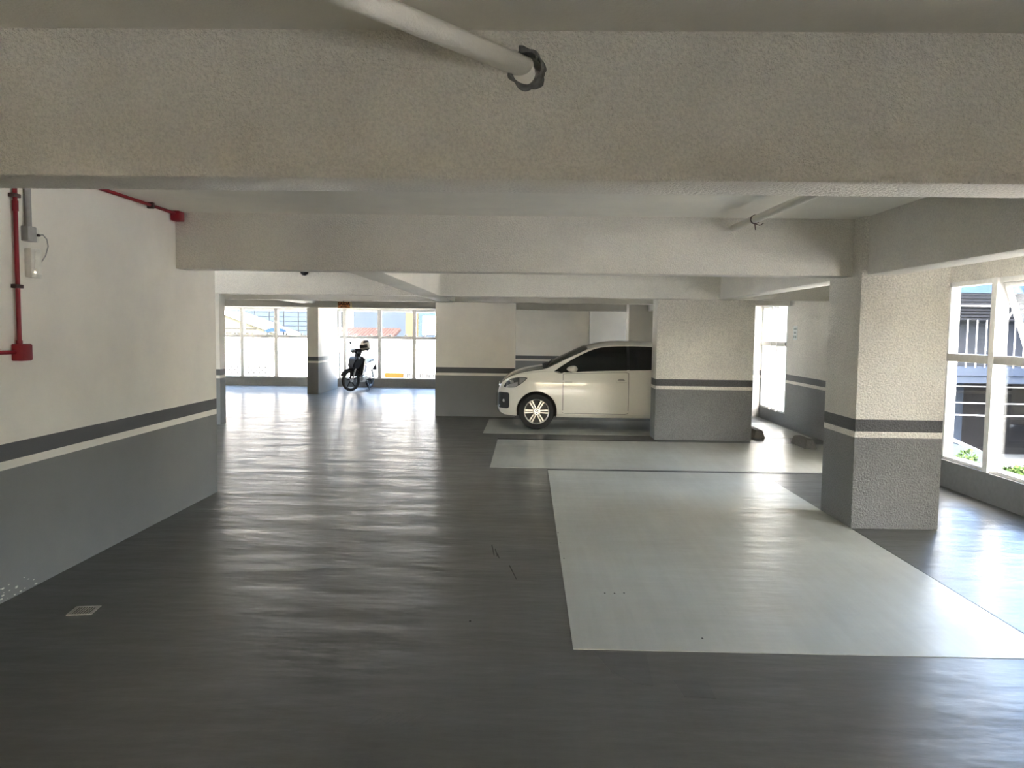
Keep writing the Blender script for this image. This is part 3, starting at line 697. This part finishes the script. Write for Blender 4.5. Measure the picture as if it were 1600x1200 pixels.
def motorbike():
    th = math.radians(9); phi = -PI / 2 - th
    m = thing('motorbike', 'black step through motorbike parked before the far windows', 'motorbike', (-4.52, 19.80, .002), phi)
    ST = Matrix.Translation((-.13, 0, 0)) @ Matrix.Rotation(-math.radians(32), 4, 'Z') @ Matrix.Translation((.13, 0, 0))
    def wheel(nm, x, T):
        bm = bmesh.new(); add_lathe(bm, [(.222, -.025), (.245, -.036), (.270, -.030), (.284, 0), (.270, .030), (.245, .036), (.222, .025), (.222, -.025)], 40, 'y', (x, 0, .284)); bm.transform(T); w = obj(nm, bm, TYRE, m, 50)
        bm = bmesh.new(); add_lathe(bm, [(.222, -.026), (.228, -.028), (.228, .028), (.222, .026), (.205, .018), (.205, -.018), (.222, -.026)], 40, 'y', (x, 0, .284)); bm.transform(T); obj('rim', bm, MB, w, 50)
        for k in range(5):
            a = 2 * PI * k / 5 + .3; bm = bmesh.new(); add_tube(bm, [(x + math.cos(a) * r, 0, .284 + math.sin(a) * r) for r in (.02, .21)], [.022, .014], 8); bm.transform(T); obj('spoke', bm, MB, w, 50)
        bm = bmesh.new(); add_tube(bm, [(x, -.05, .284), (x, .05, .284)], .045, 16); bm.transform(T); obj('hub', bm, MS, w, 50)
    wheel('front_wheel', 0, ST); wheel('rear_wheel', -1.22, Matrix())
    def tb(nm, pts, r, mat, T=Matrix(), seg=10):
        bm = bmesh.new(); add_tube(bm, pts, r, seg); bm.transform(T); return obj(nm, bm, mat, m, 50)
    for s_ in (-1, 1):
        tb('fork_leg', [(0, s_ * .065, .284), (-.10, s_ * .075, .62)], [.022, .026], MS if s_ > 0 else MB, ST)
    # front mudguard
    bm = bmesh.new(); rows = []
    for k in range(13):
        a = math.radians(15 + 150 * k / 12); rr = .315; x = math.cos(a) * rr; z = .284 + math.sin(a) * rr + (.03 if k < 3 else 0)
        w = .05 + .03 * math.sin(PI * k / 12)
        rows.append([bm.verts.new(ST @ Vector((x, y, z + dz))) for y, dz in ((-w, -.035), (-w * .7, 0), (0, .012), (w * .7, 0), (w, -.035))])
    for a, b in zip(rows, rows[1:]):
        for j in range(4): bm.faces.new((a[j], a[j + 1], b[j + 1], b[j]))
    bmesh.ops.solidify(bm, geom=bm.faces[:], thickness=.006); obj('front_mudguard', bm, MB, m, 60)
    hullbox('front_apron', [(.02, .60), (-.06, .56), (-.20, .60), (-.30, .84), (-.24, .92), (-.12, .90), (.0, .76)], .24, .40, MB, m, ST @ Matrix(), .03)
    hullbox('leg_shield', [(-.16, .38), (-.24, .36), (-.36, .84), (-.30, .92), (-.22, .90)], .34, .46, MB, m, None, .05)
    hullbox('leg_shield_lining', [(-.245, .38), (-.27, .38), (-.375, .84), (-.355, .86)], .32, .46, MW, m, None, .006)
    hullbox('steering_column', [(-.12, .80), (-.24, .80), (-.30, 1.02), (-.20, 1.04)], .14, .20, MB, m, ST, .02)
    hullbox('handlebar_cowl', [(-.08, 1.00), (-.22, .98), (-.32, 1.03), (-.29, 1.10), (-.16, 1.13), (-.06, 1.08)], .24, .32, MB, m, ST, .03)
    sphere('headlamp', ST @ Vector((-.07, 0, 1.045)), (.05, .09, .055), LAMP, m, (0, 0, -math.radians(32)))
    for s_ in (-1, 1):
        tb('handlebar', [(-.22, s_ * .08, 1.06), (-.24, s_ * .22, 1.09), (-.32, s_ * .34, 1.07)], [.034, .026, .024], MB, ST)
        tb('mirror_stem', [(-.24, s_ * .20, 1.09), (-.21, s_ * .25, 1.18), (-.21, s_ * .27, 1.235)], .007, MB, ST, 6)
        sphere('mirror', ST @ Vector((-.21, s_ * .30, 1.25)), (.02, .058, .036), MB, m, (0, 0, -math.radians(32)))
        tb('turn_signal', [(-.14, s_ * .15, .87), (-.12, s_ * .21, .865)], [.022, .028], MW, ST, 8)
        tb('foot_peg', [(-.70, s_ * .10, .27), (-.70, s_ * .26, .27)], .016, MB)
        tb('swing_arm', [(-.75, s_ * .09, .33), (-1.22, s_ * .09, .284)], .02, MS); tb('rear_shock', [(-1.16, s_ * .11, .32), (-1.02, s_ * .12, .66)], .022, MS)
    tb('frame_tube', [(-.28, 0, .62), (-.50, 0, .44), (-.75, 0, .42), (-1.0, 0, .58)], .055, MB)
    hullbox('engine', [(-.42, .24), (-.42, .36), (-.60, .42), (-.82, .40), (-.86, .24), (-.62, .20)], .20, .26, MS, m, None, .03)
    hullbox('side_cover', [(-.58, .44), (-.66, .66), (-1.10, .72), (-1.42, .78), (-1.46, .70), (-1.10, .52), (-.85, .42)], .22, .27, MW, m, None, .03)
    hullbox('seat', [(-.60, .66), (-.62, .74), (-.95, .755), (-1.05, .79), (-1.40, .81), (-1.42, .74), (-1.1, .69)], .24, .22, MB, m, None, .03)
    tb('grab_rail', [(-1.18, -.13, .76), (-1.45, -.12, .84), (-1.50, 0, .85), (-1.45, .12, .84), (-1.18, .13, .76)], .013, MS)
    hullbox('rear_mudguard', [(-1.36, .72), (-1.46, .74), (-1.62, .50), (-1.56, .48)], .12, .18, MB, m, None, .01)
    sphere('tail_lamp', (-1.47, 0, .70), (.04, .09, .04), REDL, m)
    tb('exhaust', [(-.45, -.08, .26), (-.60, -.13, .20), (-.85, -.16, .24), (-1.40, -.17, .36)], [.018, .02, .045, .05], MS)
    tb('kick_stand', [(-.66, .10, .25), (-.62, .22, .012)], .013, MB); tb('stand_foot', [(-.65, .22, .010), (-.56, .23, .010)], .010, MB)
    tb('brake_cable', [(-.20, .12, 1.05), (-.05, .14, .98), (-.05, .09, .70), (0, .07, .34)], .006, MB, ST, 6)
    # helmet: hung on the bike's left grip (a thing of its own)
    pos = m.matrix_basis @ (ST @ Vector((-.27, .25, 1.195)))
    h = thing('helmet', 'white and grey motorcycle helmet resting on the motorbike handlebar', 'helmet', pos, phi - .5)
    bm = bmesh.new(); bmesh.ops.create_icosphere(bm, subdivisions=4, radius=1)
    for v in bm.verts:
        c = v.co; 
        v.co = Vector((c.x * .165, c.y * .128, c.z * .150 if c.z > 0 else c.z * .125))
        if c.z < -.2: v.co.x *= 1 - .15 * (-c.z - .2)
    shell = obj('shell', bm, [simple('helmet_white', (.62, .58, .52), .3, coat=.6)], h, 60); shell.rotation_euler = (0, .25, 0)
    bm = bmesh.new(); rows = []
    for i in range(9):
        za = math.radians(-12 + 32 * i / 8); rows.append([bm.verts.new((.169 * math.cos(za) * math.cos(a), .131 * math.cos(za) * math.sin(a), .153 * math.sin(za))) for a in [math.radians(-78 + 156 * j / 16) for j in range(17)]])
    for a, b in zip(rows, rows[1:]):
        for j in range(16): bm.faces.new((a[j], a[j + 1], b[j + 1], b[j]))
    bmesh.ops.solidify(bm, geom=bm.faces[:], thickness=.003); v_ = obj('visor', bm, simple('smoked_visor', (.10, .095, .09), .25), h, 60); v_.rotation_euler = (0, .25, 0)
    bm = bmesh.new()
    add_lathe(bm, [(.085, -.125), (.105, -.118), (.118, -.09), (.112, -.085)], 28, 'z'); q = obj('neck_trim', bm, MB, h, 60); q.scale = (1.15, .95, 1); q.rotation_euler = (0, .25, 0)
    for s_ in (-1, 1):
        bm = bmesh.new(); rows = []
        for i in range(4):
            za = math.radians(34 + 30 * i / 3); rows.append([bm.verts.new((.166 * math.cos(za) * math.cos(a), s_ * .1295 * math.cos(za) * math.sin(a),   .1515 * math.sin(za))) for a in [math.radians(35 + 120 * j / 10) for j in range(11)]])
        for a, b in zip(rows, rows[1:]):
            for j in range(10): bm.faces.new((a[j], a[j + 1], b[j + 1], b[j]))
        bmesh.ops.solidify(bm, geom=bm.faces[:], thickness=.002); o = obj('grey_stripe', bm, simple('helmet_grey', (.10, .10, .11), .35), h, 60); o.rotation_euler = (0, .25, 0)
motorbike()

# ------------------------------------------------------------------ outside: beyond the far windows
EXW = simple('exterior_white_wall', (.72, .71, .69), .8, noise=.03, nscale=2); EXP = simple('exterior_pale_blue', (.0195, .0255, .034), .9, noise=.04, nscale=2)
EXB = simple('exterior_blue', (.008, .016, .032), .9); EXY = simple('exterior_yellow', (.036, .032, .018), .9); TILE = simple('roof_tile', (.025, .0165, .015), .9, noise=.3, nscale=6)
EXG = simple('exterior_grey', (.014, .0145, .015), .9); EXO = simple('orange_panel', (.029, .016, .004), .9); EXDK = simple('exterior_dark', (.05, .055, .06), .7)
tag(struct(box('ground', -60, 60, -30, 90, -2.9, -2.6, simple('street_concrete', (.60, .59, .56), .9, noise=.15, nscale=1))), 'concrete street ground outside the garage')
struct(box('street', 6.7, 30, 9.0, 24.0, -2.6, -2.58, simple('asphalt', (.035, .035, .036), .95, noise=.2, nscale=3)), 'dark asphalt street between garage and office building')
wl = thing('boundary_wall', 'long bright white wall facing the far windows', 'wall', (-9, 30, -2.6))
box('wall_panel', -14, 12, 0, .3, 0, 3.80, EXW, wl); box('wall_coping', -14, 12, -.05, .35, 3.80, 3.90, EXW, wl)
def lattice(parent, x0, x1, z0, z1, step, mat):
    nx = int((x1 - x0) / step); nz = int((z1 - z0) / step)
    for i in range(nx):
        for j in range(nz):
            cx, cz = x0 + (i + .5) * step, z0 + (j + .5) * step
            if (i + j) % 2: continue
            q = box('breeze_block_void', -.32 * step, .32 * step, -.03, .02, -.32 * step, .32 * step, mat, parent); q.location = (cx, 0, cz); q.rotation_euler = (0, PI / 4, 0)
lattice(wl, -2.80, -2.25, 2.28, 2.72, .11, EXG)
lattice(wl, -2.15, -1.25, 2.28, 2.72, .11, EXG)
ac = thing('air_conditioner', 'small white air conditioner box on the bright far wall', 'air conditioner', (-9.15, 30, -.30))
box('case', -.25, .25, -.30, 0, 0, .26, EXW, ac, .01); box('dark_lid', -.27, .27, -.31, 0, .26, .31, simple('ac_brown', (.015, .008, .006), .7), ac)
for i in range(5): box('louvre', -.20, .12, -.315, -.30, .04 + i * .04, .055 + i * .04, EXG, ac)
pp = thing('orange_hoarding', 'bright orange panel low on the far white wall', 'panel', (-5.22, 29.94, -.50))
box('hoarding_board', -.36, .36, -.04, .05, 0, .42, EXO, pp)
gr = thing('metal_fence', 'grey slatted fence beside the orange panel', 'fence', (-4.85, 29.9, -.50))
for i in range(22):
    x = .05 + i * .085; box('slat', x, x + .045, -.03, .02, 0, .40, EXG if i % 3 else EXDK, gr)
box('rail', 0, 1.95, .02, .05, .34, .38, EXG, gr)
# gridded pale tower, left
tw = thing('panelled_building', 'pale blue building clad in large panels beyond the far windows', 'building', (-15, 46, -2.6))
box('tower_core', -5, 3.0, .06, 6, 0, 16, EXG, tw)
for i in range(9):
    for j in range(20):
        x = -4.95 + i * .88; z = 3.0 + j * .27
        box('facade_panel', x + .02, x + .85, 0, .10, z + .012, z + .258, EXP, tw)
rf = thing('sloped_roof_house', 'pale cream house with a long sloping roof beyond the far windows', 'house', (-16, 38, -2.6))
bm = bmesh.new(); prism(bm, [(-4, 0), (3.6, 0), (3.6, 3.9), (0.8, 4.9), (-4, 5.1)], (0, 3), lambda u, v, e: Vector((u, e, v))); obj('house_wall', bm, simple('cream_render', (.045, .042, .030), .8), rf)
bm = bmesh.new(); prism(bm, [(-4, 5.1), (.8, 4.9), (3.75, 3.85), (3.75, 3.97), (.8, 5.03), (-4, 5.24)], (-.15, 3.1), lambda u, v, e: Vector((u, e, v))); obj('roof_edge', bm, EXW, rf)
for k in range(3): box('roof_line', -4, 2.5 - k * .4, -.03, .02, 4.15 - k * .22, 4.19 - k * .22, EXG, rf)
ca = thing('blue_awning', 'small blue arched awning in front of the panelled building', 'awning', (-12.0, 36, 0))
bm = bmesh.new(); prism(bm, [(.42 * math.cos(PI * k / 12), .20 * math.sin(PI * k / 12)) for k in range(13)], (0, .8), lambda u, v, e: Vector((u, e, 1.42 + v))); obj('canopy', bm, EXB, ca, 30)
for s_ in (-.38, .38): tube('post', [(s_, .4, -2.6), (s_, .4, 1.45)], .04, EXG, ca, 8)
# tile roof, right span
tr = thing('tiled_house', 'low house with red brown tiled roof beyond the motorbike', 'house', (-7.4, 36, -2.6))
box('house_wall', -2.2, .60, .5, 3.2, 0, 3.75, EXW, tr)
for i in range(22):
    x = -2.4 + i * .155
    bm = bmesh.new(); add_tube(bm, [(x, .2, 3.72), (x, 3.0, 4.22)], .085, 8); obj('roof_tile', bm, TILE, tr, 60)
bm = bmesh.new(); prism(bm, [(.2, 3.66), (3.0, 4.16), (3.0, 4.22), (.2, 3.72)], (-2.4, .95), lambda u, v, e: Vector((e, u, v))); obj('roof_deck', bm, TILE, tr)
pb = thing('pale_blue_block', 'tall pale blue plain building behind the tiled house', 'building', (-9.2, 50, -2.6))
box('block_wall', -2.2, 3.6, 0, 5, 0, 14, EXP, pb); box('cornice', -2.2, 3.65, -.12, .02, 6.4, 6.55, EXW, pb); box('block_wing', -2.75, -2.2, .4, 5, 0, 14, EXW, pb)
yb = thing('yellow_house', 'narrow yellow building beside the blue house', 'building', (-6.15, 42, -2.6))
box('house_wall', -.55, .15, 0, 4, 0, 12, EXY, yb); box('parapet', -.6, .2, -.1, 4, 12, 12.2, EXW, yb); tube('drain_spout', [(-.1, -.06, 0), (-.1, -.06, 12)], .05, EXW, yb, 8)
bb = thing('blue_house', 'blue house with a white framed window beyond the far glazing', 'building', (-4.2, 41, -2.6))
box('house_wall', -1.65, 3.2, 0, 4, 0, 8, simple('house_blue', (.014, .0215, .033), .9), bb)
w = box('window', -1.42, -.70, -.05, .03, 3.95, 4.95, EXW, bb)
for x in (-1.36, -1.03): box('pane', x, x + .27, -.07, -.04, 4.02, 4.88, simple('far_pane', (.008, .010, .010), .4), w)
box('door_pane', .6, 1.5, -.04, .02, 0, 2.1, EXG, bb)

# outside: across the street on the right
ob = thing('office_building', 'grey blue louvred building with an open dark garage across the street', 'building', (11.0, 24, -2.6))
STL = simple('office_panel', (.04, .05, .068), .6); SLT = simple('office_slat', (.018, .019, .022), .5); OGL = simple('office_glass', (.028, .031, .037), .12)
box('garage_back', 0, 9, 4.0, 4.3, 0, 2.8, simple('garage_dark_wall', (.016, .014, .015), .8), ob); box('garage_ceiling', 0, 9, 0.05, 4.2, 2.8, 2.85, EXDK, ob)
box('side_wall', -.3, 0, 0, 5, 0, 9, STL, ob); box('side_wall', 9, 9.3, 0, 5, 0, 9, STL, ob)
box('fascia', 0, 9, -.1, .2, 2.80, 3.02, STL, ob); box('fascia', 0, 9, -.14, .2, 3.03, 3.26, STL, ob)
box('glazing', 0, 9, .5, .6, 3.26, 4.75, OGL, ob); box('balcony_slab', 0, 9, 0, .6, 3.22, 3.30, STL, ob)
for i in range(9): box('slat', 0, 9, .08, .16, 4.74 + i * .095, 4.74 + i * .095 + .06, SLT, ob)
box('slat_backing', 0, 9, .3, .35, 4.7, 5.6, EXDK, ob); box('white_rail', 0, 9, .02, .06, 5.16, 5.20, EXW, ob)
box('upper_wall', 0, 9, .2, 5, 5.58, 9.0, simple('office_sky_panel', (.04, .065, .10), .4), ob)
for i in range(30): tube('railing_post', [(.2 + i * .29, -.02, 3.28), (.2 + i * .29, -.02, 4.74)], .02, EXW, ob, 6)
for z in (2.66, 2.12, 1.72): tube('garage_pipe', [(0, 1.2, z), (9, 1.2, z - .1)], .025, EXW, ob, 6)
box('garage_column', 3.4, 3.75, 2.2, 2.5, 0, 2.8, STL, ob)
for x, z, mt in ((2.9, 2.05, 'w'), (2.75, 1.75, 'y')):
    box('garage_lamp', x, x + .45, 2.0, 2.1, z, z + .09, simple('lamp_white', (1, .95, .85), .4, emit=4) if mt == 'w' else simple('lamp_yellow', (1, .7, .15), .4, emit=1.5), ob)
hr = thing('stair_railing', 'grey double handrail descending beside the dark garage', 'railing', (7.6, 14.2, -2.6))
for dz in (0, -.22): tube('handrail', [(-.6, .5, 2.75 + dz), (1.0, -.5, 1.95 + dz)], .03, simple('rail_steel', (.5, .52, .53), .35, metal=.3), hr, 8)
for k in (0, .5, 1): tube('rail_post', [(-.6 + 1.6 * k, .5 - k, 0), (-.6 + 1.6 * k, .5 - k, 2.75 - .8 * k)], .025, EXG, hr, 8)
st = thing('white_steps', 'pale stone steps with planted edge below the side windows', 'steps', (6.6, 12.2, -2.6))
for k in range(4): box('step', -.7 + .35 * k, .9 + .2 * k, 0, 1.6, 0, 2.35 - .32 * k, simple('pale_stone', (.026, .032, .034), .7), st)
LEAF = [simple('leaf_%s' % n_, c_, .5, noise=.3, nscale=9) for n_, c_ in (('dark', (.013, .027, .008)), ('mid', (.026, .048, .013)), ('pale', (.05, .08, .026)))]
def shrub(loc, r, h, n, label, grp=None):
    t = thing('shrub', label, 'shrub', loc, 0, grp)
    rng = random.Random(int(loc[1] * 100)); 
    for li, m_ in enumerate(LEAF):
        bm = bmesh.new()
        for _ in range(n // 3):
            a, b_, q = rng.uniform(0, 2 * PI), math.acos(rng.uniform(-.2, 1)), rng.uniform(.55, 1) ** .5
            c = Vector((math.cos(a) * math.sin(b_) * r * q, math.sin(a) * math.sin(b_) * r * q, h * .45 + math.cos(b_) * h * .55 * q))
            d = Vector((rng.uniform(-1, 1), rng.uniform(-1, 1), rng.uniform(-.3, 1))).normalized(); s_ = d.cross(Vector((rng.uniform(-1, 1), rng.uniform(-1, 1), 1))).normalized()
            L, W = rng.uniform(.05, .09), rng.uniform(.015, .026)
            bm.faces.new([bm.verts.new(c + p_) for p_ in (Vector(), d * L * .5 + s_ * W, d * L, d * L * .5 - s_ * W)])
        o = obj('foliage', bm, m_, t); o['kind'] = 'stuff'
    for k in range(6):
        a = k * 1.05; tube('stem', [(0, 0, 0), (math.cos(a) * r * .4, math.sin(a) * r * .4, h * .7)], [.014, .006], simple('bark', (.10, .07, .04), .8), t, 6)
struct(box('planter_ledge', 4.80, 6.6, 2.0, 11.5, -2.6, -.35, simple('planter_wall', (.09, .087, .08), .8)), 'planter ledge outside the side windows')
for i, (x, y, r, h) in enumerate(((5.25, 7.72, .33, .64), (5.95, 8.35, .36, .52), (5.45, 6.95, .36, .66), (6.05, 9.3, .42, .40))):
    shrub((x, y, -.36), r, h, 1500, ['leafy green shrub right outside the side window', 'low green shrub behind the leafy one outside the side window', 'green shrub beside the open window sash', 'small shrub at the end of the planter ledge'][i])

# tall block added out of view so the office front lies in shade
nb = thing('shade_block', 'tall plain block added out of view to shade the office front', 'building', (13.0, 9.0, -2.6))
box('block_wall', 0, 12, 0, 7, 0, 17, simple('shade_block_render', (.62, .58, .52), .8), nb); box('parapet', -.1, 12.1, -.1, 7.1, 17, 17.4, EXW, nb)
for i in range(5):
    for j in range(5): box('window', -.03, .05, .7 + i * 1.25, 1.5 + i * 1.25, 1.2 + j * 3.1, 2.7 + j * 3.1, OGL, nb)

shrub((6.72, 11.78, -2.58), .32, 2.48, 2400, 'tall slim shrub growing beside the pale stone steps')
